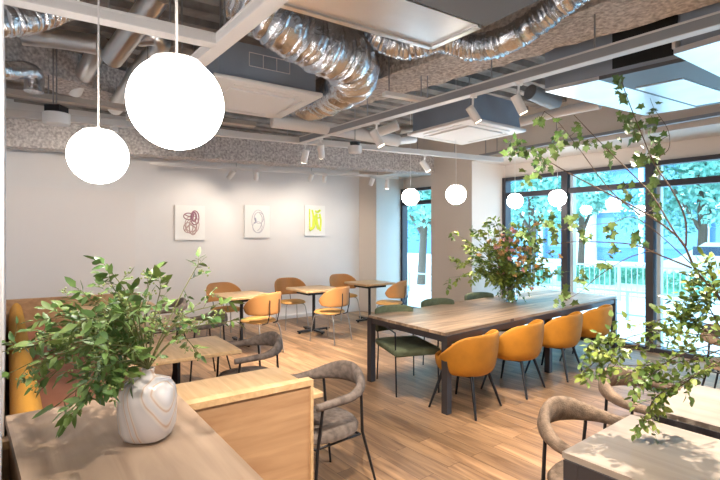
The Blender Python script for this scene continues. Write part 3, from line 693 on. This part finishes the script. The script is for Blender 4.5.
def place(proto, x, y, rz, label, group=None):
    if proto.name in used: o = copy_tree(proto)
    else: o = proto; used.add(proto.name)
    o.location = (x, y, 0); o.rotation_euler = (0, 0, rz); o['label'] = label; o['category'] = proto.get('cat_', 'chair')
    if group: o['group'] = group
    return o
AV = math.atan2(V.y, V.x)-PI/2   # rotation so local +Y -> V
AU = math.atan2(U.y, U.x)-PI/2   # local +Y -> U
# ------------------------------------------------------------------ LONG TABLE
TA, TB_, TC = P(368.5, 315, .74), P(445, 333, .74), P(617, 296.3, .74)
TD = TA+(TC-TB_)*.985
g = "long table chairs"
t = empty('long_table', (TA.x, TA.y, 0)); tag(t, 'long communal table with weathered oak top on a dark steel frame', 'table')
R_ = lambda p: (p.x-TA.x, p.y-TA.y)
MB().prism([R_(TA), R_(TB_), R_(TC), R_(TD)], .712, .74).build('tabletop', 'ltop', t)
cen = (TA+TB_+TC+TD)/4
ins = lambda p, k=.965: cen+(p-cen)*k
mb = MB()
cs = [TA+(cen-TA)*.02, TB_+(cen-TB_)*.02, TC+(cen-TC)*.02, TD+(cen-TD)*.02]
for i in range(4):
    a, b = cs[i], cs[(i+1) % 4]; bar(mb, Vector((*R_(a), .65)), Vector((*R_(b), .65)), .05, .06)
mb.build('apron', 'bronze', t)
tl = math.atan2((TC-TB_).y, (TC-TB_).x)
for base, f0 in ((TB_, 0), (TB_, .50), (TB_, .985), (TA, 0), (TA, .50), (TA, .985)):
    p = base+(TC-TB_)*f0; p = p+(cen-p).normalized()*.035
    MB().box((*R_(p), .356), (.065, .065, .712), tl).build('leg', 'bronze', t)
bl = (TC-TB_).normalized(); tn_ = Vector((-bl.y, bl.x, 0)); At = math.atan2(tn_.y, tn_.x)-PI/2
mc = shell_chair()
for i, ((x, y), lab) in enumerate(zip(((1.00, 4.42), (1.63, 4.95), (2.29, 5.49), (2.94, 6.05)), ('at the near end of the long table, by its corner leg', 'second from the near end of the long table', 'third from the near end, right of the middle table leg', 'nearest the windows at the far end of the long table'))):
    place(mc, x, y, At+(.12, .14, .10, .12)[i], 'mustard velvet tub chair '+lab, 'mustard tub chairs')
gc = green_chair()
for (x, y), lab in zip(((.52, 4.97), (1.12, 5.55), (1.82, 6.20)), ('showing its seat under the near end of the long table', 'behind the middle of the long table, only its top edge showing', 'behind the glass flower vase on the long table')):
    place(gc, x, y, PI+math.radians(17), 'olive green chair '+lab, 'olive chairs behind the long table')
# ------------------------------------------------------------------ BACK TABLES + BISTRO CHAIRS
def bistro_table():
    t = empty('bistro_table', (0, 0, 0))
    MB().box((.33, .33, .72), (.70, .70, .04), 0, .012).build('tabletop', 'oak', t)
    MB().box((.32, .30, .675), (.46, .40, .05)).build('top_bracket', 'black', t)
    MB().tube([(.32, .32, .03), (.32, .32, .66)], .026, 12).build('post', 'black', t)
    mb = MB(); mb.box((.32, .32, .035), (.60, .06, .025)); mb.box((.32, .32, .035), (.06, .60, .025)); mb.build('base', 'black', t)
    for x, y in ((.05, .32), (.59, .32), (.32, .05), (.32, .59)): MB().lathe((x, y, 0), [(.02, 0), (.022, .012), (.012, .028)], 12).build('foot', 'black', t)
    return t
bt = bistro_table(); bt['cat_'] = 'table'
bc = bistro_chair('tan')
lab = ('leftmost of the three by the picture wall', 'middle of the three by the picture wall', 'rightmost of the three, nearest the room corner')
fr = [P(229, 299.5, .72), P(307, 292.3, .72), P(366.5, 285.6, .72)]
TT = math.radians(37)
cu = Vector((math.cos(TT), math.sin(TT), 0)); cv = Vector((-math.sin(TT), math.cos(TT), 0))
for p, l_ in zip(fr, lab): place(bt, p.x, p.y, TT, 'small square oak pedestal table, '+l_, 'square tables by the picture wall')
Av = TT
def bch(px, py, z, rz, label):
    p = P(px, py, z); place(bc, p.x, p.y, rz, label, 'caramel chairs by the picture wall')
# near side chairs (face away from camera towards tables) and far side chairs
def near_chair(i, x, y, rot, l_): place(bc, x, y, rot, l_, 'caramel chairs by the picture wall')
near_chair(0, -1.39, 6.45, TT+.3, 'caramel bistro chair with its back to us at the leftmost square table')
near_chair(1, -.45, 7.2, TT+.3, 'caramel bistro chair with its back to us at the middle square table')
near_chair(2, .54, 8.15, TT+.5, 'caramel bistro chair by the blue window, at the right side of its table')
near_chair(0, -2.15, 7.45, TT+PI+.1, 'caramel bistro chair behind the leftmost square table, partly hidden by leaves')
near_chair(1, -1.22, 8.3, TT+PI-.1, 'caramel bistro chair behind the middle square table')
near_chair(2, -.30, 9.15, TT+PI-.1, 'caramel bistro chair behind the square table nearest the corner')
# ------------------------------------------------------------------ BENCH AREA
W0 = LW0; wdir = (K1-LW0).normalized(); wn = Vector((wdir.y, -wdir.x, 0))
def wpt(s, d, z=0): p = W0+wdir*s+wn*d; return Vector((p.x, p.y, z))
def s_of(p): return (Vector(p)-W0).dot(wdir)
# far wooden partition
pf = P(27, 330, .42); pf.z = 0
fa = Vector((pf.x, pf.y, 0))-U*.35; fb = pf+U*1.28
tp = empty('bench_partition', (pf.x, pf.y, 0)); tag(tp, 'low oak partition closing the far end of the bench', 'partition')
mb = MB(); a, b = fa-pf, fb-pf; bar(mb, a, b, .05, .80); mb.build('board', 'oakd', tp)
mb = MB(); bar(mb, a+ZV*.80, b+ZV*.80, .06, .02); mb.build('cap', 'oakd', tp)
# near wooden partition
n0 = P(313.5, 379.5, .86); n1 = P(190, 404.5, .86); dn = (n0-n1).normalized(); nl = n0-dn*1.35
dnn = Vector((-dn.y, dn.x, 0))
o0 = Vector((n0.x, n0.y, 0)); tp = empty('bench_partition', o0, math.atan2(dn.y, dn.x)); tag(tp, 'low oak partition with grained brown face beside the counter', 'partition')
Lp = 1.35
MB().box((-Lp/2, .03, .415), (Lp-.03, .04, .83)).build('board', 'oakd', tp)
MB().box((-Lp/2, .03, .845), (Lp, .06, .03), 0).build('cap', 'oak', tp); MB().box((-.008, .03, .415), (.016, .06, .83)).build('end_trim', 'oak', tp)
# bench along the left wall
sN = s_of(n1)+.25; sF = s_of(pf)-.1
bench = empty('bench', wpt(0, 0)); bench.rotation_euler[2] = math.atan2(wdir.y, wdir.x); tag(bench, 'built-in bench with ochre backrest and terracotta seat along the left wall', 'bench')
# local: x along wall, -y away from wall
Lb = sF-sN
MB().box((sN+Lb/2, -.33, .20), (Lb, .56, .38), 0).build('base', 'oakd', bench)
MB().box((sN+Lb/2, -.40, .42), (Lb, .52, .09), 0, .03).build('seat_cushion', 'terra', bench)
mb = MB(); mb.tube([(sN, -.10, .60), (sN+.02, -.10, .60), (sF-.02, -.10, .60), (sF, -.10, .60)], [(.05, .14), (.075, .19), (.075, .19), (.05, .14)], 20); mb.build('backrest_cushion', 'mustb', bench)
# seat ledge turning along the far partition
MB().prism([tuple((wpt(sF-.5, .6)-Vector((0, 0, 0)))[:2]), tuple(wpt(sF-.02, .6)[:2]), tuple(wpt(sF-.02, .75)[:2]), tuple(wpt(sF-.5, .75)[:2])], .3, .44)
def bench_table():
    t = empty('bench_table', (0, 0, 0)); t['cat_'] = 'table'
    # local origin = right-near corner; x points to -U side (towards wall), y along V
    MB().box((-.42, .32, .705), (.84, .64, .03), 0, .006).build('tabletop', 'oak', t)
    MB().tube([(-.42, .32, .03), (-.42, .32, .69)], .03, 4).build('post', 'black', t)
    MB().box((-.42, .32, .68), (.5, .3, .02)).build('top_bracket', 'black', t)
    mb = MB(); mb.box((-.42, .32, .02), (.5, .07, .02)); mb.box((-.42, .32, .02), (.07, .5, .02)); mb.build('base', 'black', t)
    return t
bnt = bench_table()
BT = [P(323.5, 392, .72), P(242, 349.5, .72), P(198, 321.7, .72), P(157, 305.5, .72)-V*.15]
AT = math.radians(35)
bl_ = ('pale oak bench table behind the near partition', 'pale oak bench table right behind the marbled vase, second from the near partition', 'pale oak bench table seen through the branches, third from the near partition', 'pale oak bench table farthest from us by the far partition')
for p, l_ in zip(BT, bl_): place(bnt, p.x, p.y, AT, l_, 'bench tables')
lc = loop_chair('taupe')
bu = Vector((math.cos(AT), math.sin(AT), 0)); bv = Vector((-math.sin(AT), math.cos(AT), 0))
cl_ = ('dark taupe loop-back chair at the near bench table, in full view', 'dark taupe loop-back chair at the second bench table', 'grey taupe loop-back chair at the third bench table', 'grey taupe loop-back chair at the farthest bench table')
for i, (du, dv) in enumerate(((.13, .26), (.14, .22), (.12, .30), (.12, .30))):
    p = BT[i]+bu*du+bv*dv; place(lc, p.x, p.y, AT+PI/2+(.1, .0, .1, 0)[i], cl_[i], 'loop chairs at the bench tables')
# ------------------------------------------------------------------ LOWER RIGHT TABLES
lr = loop_chair('brownf'); lr.name = 'loop_armchair_b'; 
for (x, y), a, l_ in (((1.16, 2.24), AV+PI, 'brown loop-back chair at the leaf-shadowed table'), ((1.76, 2.81), AV+PI, 'brown loop-back chair behind the leaf-shadowed table'), ((3.48, 4.27), AV+PI, 'brown loop-back chair at the right edge by the windows')):
    o = place(lr, x, y, a, l_, 'brown loop chairs')
lr.name = 'loop_armchair'
def near_table(corner, far, L, label, m, gap=0):
    t = empty('dining_table', (corner.x, corner.y, 0)); tag(t, label, 'table')
    e = far-corner; d = -V*L; e.z = 0
    pts = [(0, 0), (e.x, e.y), (e.x+d.x, e.y+d.y), (d.x, d.y)]
    MB().prism(pts, .695, .72).build('tabletop', m, t)
    c_ = (Vector((*pts[2], 0)))/2; mb = MB()
    q = [Vector((*p, 0))+(c_-Vector((*p, 0)))*.03 for p in pts]
    for i in range(4): bar(mb, q[i]+ZV*.63, q[(i+1) % 4]+ZV*.63, .04, .065)
    mb.build('apron', 'bronze', t)
    for p in q: 
        p2 = p+(c_-p).normalized()*.02; MB().box((p2.x, p2.y, .347), (.06, .06, .695), AV).build('leg', 'bronze', t)
near_table(P(562, 451.5, .72), P(631, 414.5, .72), 1.6, 'grey oak table with leaf shadows in the lower right corner', 'stone')
near_table(P(652, 409, .72), P(689, 383, .72), 1.6, 'pale table behind the leaf-shadowed one at the right edge', 'stone')
# ------------------------------------------------------------------ COUNTER
ZK = .92
c0, c1 = P(2.3, 415.8, ZK)+Vector((.012, 0, 0)), P(170.4, 386.7, ZK); c2 = P(262, 478, ZK); dd = (c2-c1).normalized()
t = empty('counter', (c1.x, c1.y, 0)); tag(t, 'greyed oak counter in the lower left foreground', 'counter')
L1 = 1.5; a = Vector((0, 0, 0)); b = dd*L1; e = c0-c1; wl_ = Vector((-.70, 1.02, ZK))-c1
MB().prism([(0, 0), (b.x, b.y), (b.x-.45, b.y-.15), (wl_.x, wl_.y), (e.x, e.y)], ZK-.035, ZK).build('countertop', 'counter', t)
MB().prism([(-.03, -.03), (b.x-.06, b.y+.02), (b.x-.43, b.y-.10), (wl_.x+.02, wl_.y), (e.x+.03, e.y-.03)], 0, ZK-.035).build('cabinet', 'oakd', t)
# ------------------------------------------------------------------ PLANTS
def leaf(mb, p, d, up, L, w, curl=.15):
    d = d.normalized(); s = d.cross(up)
    if s.length < 1e-4: s = d.cross(Vector((1, 0, 0)))
    s.normalize(); n = s.cross(d).normalized()
    pts = [p, p+d*L*.3+s*w*.5+n*L*.04, p+d*L*.35-n*L*.03, p+d*L*.3-s*w*.5+n*L*.04, p+d*L*.7+s*w*.38-n*L*curl*.4, p+d*L*.7-n*L*(curl*.4+.04), p+d*L*.7-s*w*.38-n*L*curl*.4, p+d*L-n*L*curl]
    mb.add(pts, [(0, 2, 1), (0, 3, 2), (1, 2, 5, 4), (2, 3, 6, 5), (4, 5, 7), (5, 6, 7)], True)
def ivyleaf(mb, p, d, up, L):
    d = d.normalized(); s = d.cross(up)
    if s.length < 1e-4: s = d.cross(Vector((1, 0, 0)))
    s.normalize(); n = s.cross(d).normalized()
    out = [(0, 0), (-.05, .42), (.22, .30), (.42, .55), (.55, .25), (1, 0), (.55, -.25), (.42, -.55), (.22, -.30), (-.05, -.42)]
    c = p+d*L*.35-n*L*.05
    mb.add([c]+[p+d*L*x+s*L*y-n*L*abs(y)*.12 for x, y in out], [(0, i, i % 10+1) for i in range(1, 11)], False)
def rv(s=1): return Vector((random.gauss(0, s), random.gauss(0, s), random.gauss(0, s)))
def sprig(st, lf, p, d, L, nl, size, lw=.4, r=.0015, kind='leaf', droop=.2, bud=None):
    pts = [Vector(p)]; d = d.normalized(); n = 5
    for i in range(n):
        d = (d+rv(.12)-ZV*droop*.15).normalized(); pts.append(pts[-1]+d*L/n)
    st.tube(pts, [r*(1-.12*i) for i in range(n+1)], 5)
    for k in range(nl):
        f_ = (k+1)/nl*n; i = min(int(f_), n-1); q = pts[i].lerp(pts[i+1], min(1, f_-i)); t = (pts[i+1]-pts[i]).normalized()
        side = t.cross(ZV+rv(.4)); 
        if side.length < .01: side = rv()
        side = side.normalized()*(1 if k % 2 else -1)
        dl = (t*.6+side*.9+rv(.25)) if k < nl-1 else t
        s = size*random.uniform(.6, 1.15)
        if kind == 'ivy': ivyleaf(lf, q, dl, ZV+rv(.7), s)
        else: leaf(lf, q, dl, ZV+rv(.6), s, s*lw)
    if bud:
        for k in range(bud[1]): bud[0].sphere(pts[-1]+rv(.012), .004, 6)
    return pts
# foreground marbled vase
vp = P(148, 437, ZK); 
t = empty('vase', vp); tag(t, 'marbled white and brown glass vase on the counter', 'vase')
prof = [(.03, .0), (.062, .001), (.082, .012), (.094, .04), (.098, .09), (.098, .135), (.092, .17), (.075, .195), (.045, .207), (.026, .212), (.021, .222), (.021, .236), (.024, .240), (.018, .240), (.016, .225), (.012, .15)]
MB().lathe((0, 0, 0), prof, 48, .93, .93, power=2.5).build('body', 'vase', t)
nk = vp+ZV*.236
t = empty('branch_arrangement', nk); tag(t, 'spreading green leafy branches in the marbled vase on the counter', 'plant')
st, lf, lf2, bd_ = MB(), MB(), MB(), MB()
random.seed(21)
ends = [(2, 352, -.05), (12, 372, .05), (28, 368, 0), (45, 345, .0), (78, 408, -.2), (66, 398, -.1), (92, 392, -.22), (62, 300, .1), (52, 318, -.1), (108, 268, .05), (112, 285, 0), (150, 280, .1), (160, 292, .0), (196, 268, .15), (218, 305, .1), (205, 320, .0), (226, 322, -.05), (128, 300, -.15), (95, 320, -.15), (80, 345, .15), (50, 378, .1), (75, 325, .2), (118, 325, .2), (160, 312, .2), (192, 345, .1), (30, 345, .15), (98, 375, -.2), (140, 308, -.2), (104, 300, .1), (70, 370, 0), (64, 340, .12), (92, 300, -.1), (85, 312, .05), (100, 345, -.22), (45, 330, .1), (110, 355, -.2), (60, 355, -.15)]
for i, (ex, ey, dy) in enumerate(ends):
    e = D(ex, ey, vp.y+dy)-nk; mid = e*.45+ZV*(.05+.12*abs(e.x))+rv(.012)
    sp = spline([Vector((0, 0, -.10)), Vector((0, 0, 0)), mid, e], 7); st.tube(sp, [.0035-.0022*k/len(sp) for k in range(len(sp))], 6)
    L = e.length
    for k in range(11 if ex < 130 else 12, len(sp)-1, (2 if i % 2 else 1) if ex < 130 else 2):
        tt = (sp[k+1]-sp[k]).normalized(); dr = (tt*.6+rv(.55)).normalized()
        sprig(st, lf if (i+k) % 3 else lf2, sp[k], dr, random.uniform(.04, .09), random.randint(3, 5), .045 if ex < 130 else .030, .48, .0012, bud=(bd_, 6) if random.random() < (.25 if ex < 130 else .7) else None)
    sprig(st, lf if i % 2 else lf2, sp[-1], (sp[-1]-sp[-4]), .05, 5, .052, .46, .0015)
st.build('stems', 'barkg', t); tag(lf.build('leaves', 'leafA', t), 'dark green leaves'); tag(lf2.build('leaves', 'leafB', t), 'pale green leaves'); tag(bd_.build('buds', 'berry', t), kind='stuff')
# table flowers in glass vase
vp = P(511, 301.5, .74)
t = empty('glass_vase', vp); tag(t, 'clear glass vase on the long table', 'vase')
MB().lathe((0, 0, 0), [(.02, .002), (.07, .004), (.085, .03), (.088, .10), (.07, .17), (.075, .20), (.072, .20), (.066, .17), (.083, .10), (.08, .03), (.02, .012)], 32).build('body', 'vglass', t)
nk = vp+ZV*.18
t = empty('flower_arrangement', nk); tag(t, 'bushy green branches with orange and pink blossoms in the glass vase', 'plant')
st, lf, lf2, bo, bp_ = MB(), MB(), MB(), MB(), MB()
random.seed(5)
for i in range(54):
    ex = random.gauss(503, 31); ey = random.uniform(222, 278)
    if i < 12: ex, ey = ((452, 232), (458, 262), (468, 250), (475, 238), (492, 222), (494, 218), (522, 232), (540, 226), (552, 250), (545, 268), (470, 275), (535, 285))[i]
    dy = random.uniform(-.35, .35); e = D(ex, ey, vp.y+dy)-nk
    sp = spline([Vector((random.gauss(0, .03), random.gauss(0, .03), -.15)), rv(.015), e*.5+ZV*.08+rv(.03), e], 6)
    st.tube(sp, [.005-.003*k/len(sp) for k in range(len(sp))], 5)
    for k in range(8, len(sp), 2):
        sprig(st, lf if (i+k) % 3 == 0 else lf2, sp[k], (sp[-1]-sp[-3]).normalized()+rv(.6), random.uniform(.08, .17), 8, .072, .55, .002)
for i in range(60):
    p = D(random.gauss(512, 15), random.gauss(253, 12), vp.y-.15+random.uniform(-.15, .2))-nk
    tgt = bo if i % 3 else bp_
    for k in range(9): leaf(tgt, p, rv()+ZV*.4, rv(), .045, .03)
for i in range(16):
    e = Vector((random.gauss(0, .10), random.gauss(0, .10), random.uniform(-.08, -.0)))
    sprig(st, lf, e*.3, e+Vector((0, 0, -.02)), .2, 8, .045, .5, .002, droop=1)
st.build('stems', 'barkg', t); tag(lf.build('leaves', 'leafB', t), 'dark green leaves'); tag(lf2.build('leaves', 'leafC', t), 'yellow green leaves'); tag(bo.build('blossoms', 'bloomO', t), 'orange blossoms'); tag(bp_.build('blossoms', 'bloomP', t), 'pink blossoms')
# tall branches on the lower right table
vb = Vector((1.62, 1.86, .72))
t = empty('tall_vase', vb); tag(t, 'white vase just beyond the right edge of the photo holding ivy branches', 'vase')
MB().lathe((0, 0, 0), [(.05, 0), (.08, .01), (.095, .10), (.08, .2), (.045, .27), (.05, .30), (.04, .30), (.03, .25)], 32).build('body', 'acwhite', t)
nk = vb+ZV*.28
def B(px, py, Y): return D(px, py, Y)-nk
t = empty('ivy_branches', nk); tag(t, 'tall thin bare branches with sparse ivy leaves in front of the windows', 'plant')
st, lf, lf2 = MB(), MB(), MB(); random.seed(11)
paths = [
    ([(0, 0, -.15), (0, 0, .02), B(722, 302, 1.95), B(697, 272, 2.0), B(684, 245, 2.0), B(672, 232, 2.05), B(645, 213, 2.1), B(605, 192, 2.2), B(567, 172, 2.25), B(538, 155, 2.3)], .0065, [(538, 155), (525, 145), (548, 140)]),
    ([B(684, 246, 2.0), B(672, 228, 2.0), B(652, 195, 2.05), B(628, 170, 2.1), B(598, 140, 2.15), B(574, 115, 2.2)], .004, []),
    ([B(692, 268, 2.0), B(662, 256, 2.05), B(635, 245, 2.1), B(600, 242, 2.15), B(571, 242, 2.2), B(548, 246, 2.25)], .0045, []),
    ([B(686, 246, 2.0), B(685, 218, 2.0), B(672, 190, 2.0), B(655, 165, 2.05), B(640, 130, 2.05), B(628, 100, 2.1), B(622, 82, 2.1)], .004, []),
    ([B(640, 215, 2.1), B(610, 190, 2.15), B(580, 150, 2.2), B(558, 122, 2.2), B(545, 112, 2.2)], .003, []),
    ([B(655, 250, 2.1), B(628, 258, 2.15), B(600, 275, 2.2), B(580, 292, 2.2), B(565, 300, 2.2)], .0028, []),
    ([B(650, 160, 2.05), B(668, 150, 2.05), B(668, 130, 2.1), B(655, 110, 2.1), B(650, 98, 2.1)], .002, []),
    ([B(700, 272, 2.0), B(640, 220, 2.0), B(610, 223, 2.1), B(570, 228, 2.2), B(540, 238, 2.25)], .0022, []),
]
def clump(px, py, rx, ry, n, Y, size=.036, tgt=None, kind='ivy'):
    for k in range(int(n*1.7)):
        p = B(random.gauss(px, rx), random.gauss(py, ry), Y+random.uniform(-.08, .08))
        g_ = (tgt or (lf if k % 2 else lf2)); dr = rv(.7)-ZV*.7
        if kind == 'ivy': ivyleaf(g_, p, dr, rv(.5)-Vector((0, .8, 0)), size*random.uniform(.65, 1.2))
        else: leaf(g_, p, dr, ZV+rv(.6), size, size*.5)
for pts, r, _ in paths:
    sp = spline(pts, 6); st.tube(sp, [r*(1-.65*k/len(sp)) for k in range(len(sp))], 6)
for a_ in ((541, 118, 3, 6, 4), (556, 135, 6, 10, 9), (516, 148, 7, 6, 11), (533, 152, 6, 6, 8), (541, 168, 5, 9, 9), (529, 178, 4, 6, 5), (575, 132, 4, 8, 6), (590, 143, 4, 4, 4), (608, 152, 5, 5, 7), (618, 80, 2, 6, 6), (624, 95, 2, 4, 3), (625, 120, 8, 7, 14), (635, 135, 6, 7, 10), (650, 122, 4, 10, 10), (655, 145, 5, 8, 8), (640, 160, 6, 8, 9), (654, 170, 4, 14, 14), (656, 200, 3, 8, 6), (628, 190, 4, 6, 5), (612, 230, 3, 8, 6), (586, 232, 3, 5, 4), (570, 218, 4, 6, 5), (535, 240, 6, 6, 8), (524, 232, 5, 8, 8), (548, 222, 4, 8, 6), (636, 238, 4, 5, 8), (614, 250, 3, 6, 5), (603, 263, 7, 3, 7), (583, 277, 3, 8, 7), (563, 296, 4, 6, 6), (657, 215, 3, 3, 3), (555, 232, 6, 6, 5)):
    px, py, rx, ry, n = a_; clump(px, py, rx*.8, ry*.8, n, 2.15)
    e0 = B(px, py, 2.15)
    # a thin twig joins the clump to the nearest branch
    best = min((q for pts, r, _ in paths for q in spline(pts, 4)), key=lambda q: (q-e0).length)
    st.tube(spline([best, (best+e0)/2+rv(.01), e0], 4), .0012, 5)
st.build('branches', 'bark', t); tag(lf.build('leaves', 'ivy', t), 'dark green leaves'); tag(lf2.build('leaves', 'ivy2', t), 'mid green leaves')
# lower pale green sprays
t = empty('leafy_sprays', nk); tag(t, 'pale green leafy sprays drooping over the leaf-shadowed table at the right edge', 'plant')
st, lf, lf2 = MB(), MB(), MB(); random.seed(3)
low = [((720, 365), (698, 374), (665, 398), (643, 418), 2.0), ((720, 362), (700, 372), (655, 398), (648, 424), 2.0), ((722, 340), (690, 350), (640, 345), (600, 355), 2.1), ((722, 335), (700, 335), (660, 330), (620, 340), 2.1), ((720, 350), (690, 360), (650, 365), (615, 365), 2.05),
       ((722, 320), (705, 310), (695, 300), (690, 295), 2.0), ((724, 330), (700, 322), (672, 318), (650, 322), 2.1), ((722, 355), (700, 350), (670, 360), (640, 385), 2.0), ((722, 300), (715, 290), (712, 275), (712, 268), 2.0), ((722, 340), (705, 330), (690, 318), (680, 308), 2.0), ((700, 374), (675, 385), (655, 380), (630, 372), 2.05), ((722, 330), (708, 305), (706, 292), (700, 285), 1.95), ((640, 345), (615, 348), (595, 362), (583, 372), 2.1), ((640, 345), (620, 338), (600, 340), (588, 350), 2.1)]
for *ps, Y in low:
    sp = spline([B(px, py, Y+.03*math.sin(i*2+px)) for i, (px, py) in enumerate(ps)], 7); st.tube(sp, [.003-.0018*k/len(sp) for k in range(len(sp))], 5)
    for k in range(5, len(sp), 1):
        sprig(st, lf if k % 2 else lf2, sp[k], (sp[min(k+1, len(sp)-1)]-sp[k-1]).normalized()*.6+rv(.7), random.uniform(.04, .10), 5, .038, .6, .0009)
# stem down into the vase
st.tube(spline([Vector((0, 0, -.15)), Vector((0, 0, .0)), B(735, 350, 1.95), B(722, 340, 2.0)], 6), .004, 6)
st.build('stems', 'bark', t); tag(lf.build('leaves', 'leafB', t), 'green leaves'); tag(lf2.build('leaves', 'leafC', t), 'yellow green leaves')
for o in bpy.data.objects:
    if 'cat_' in o: del o['cat_']
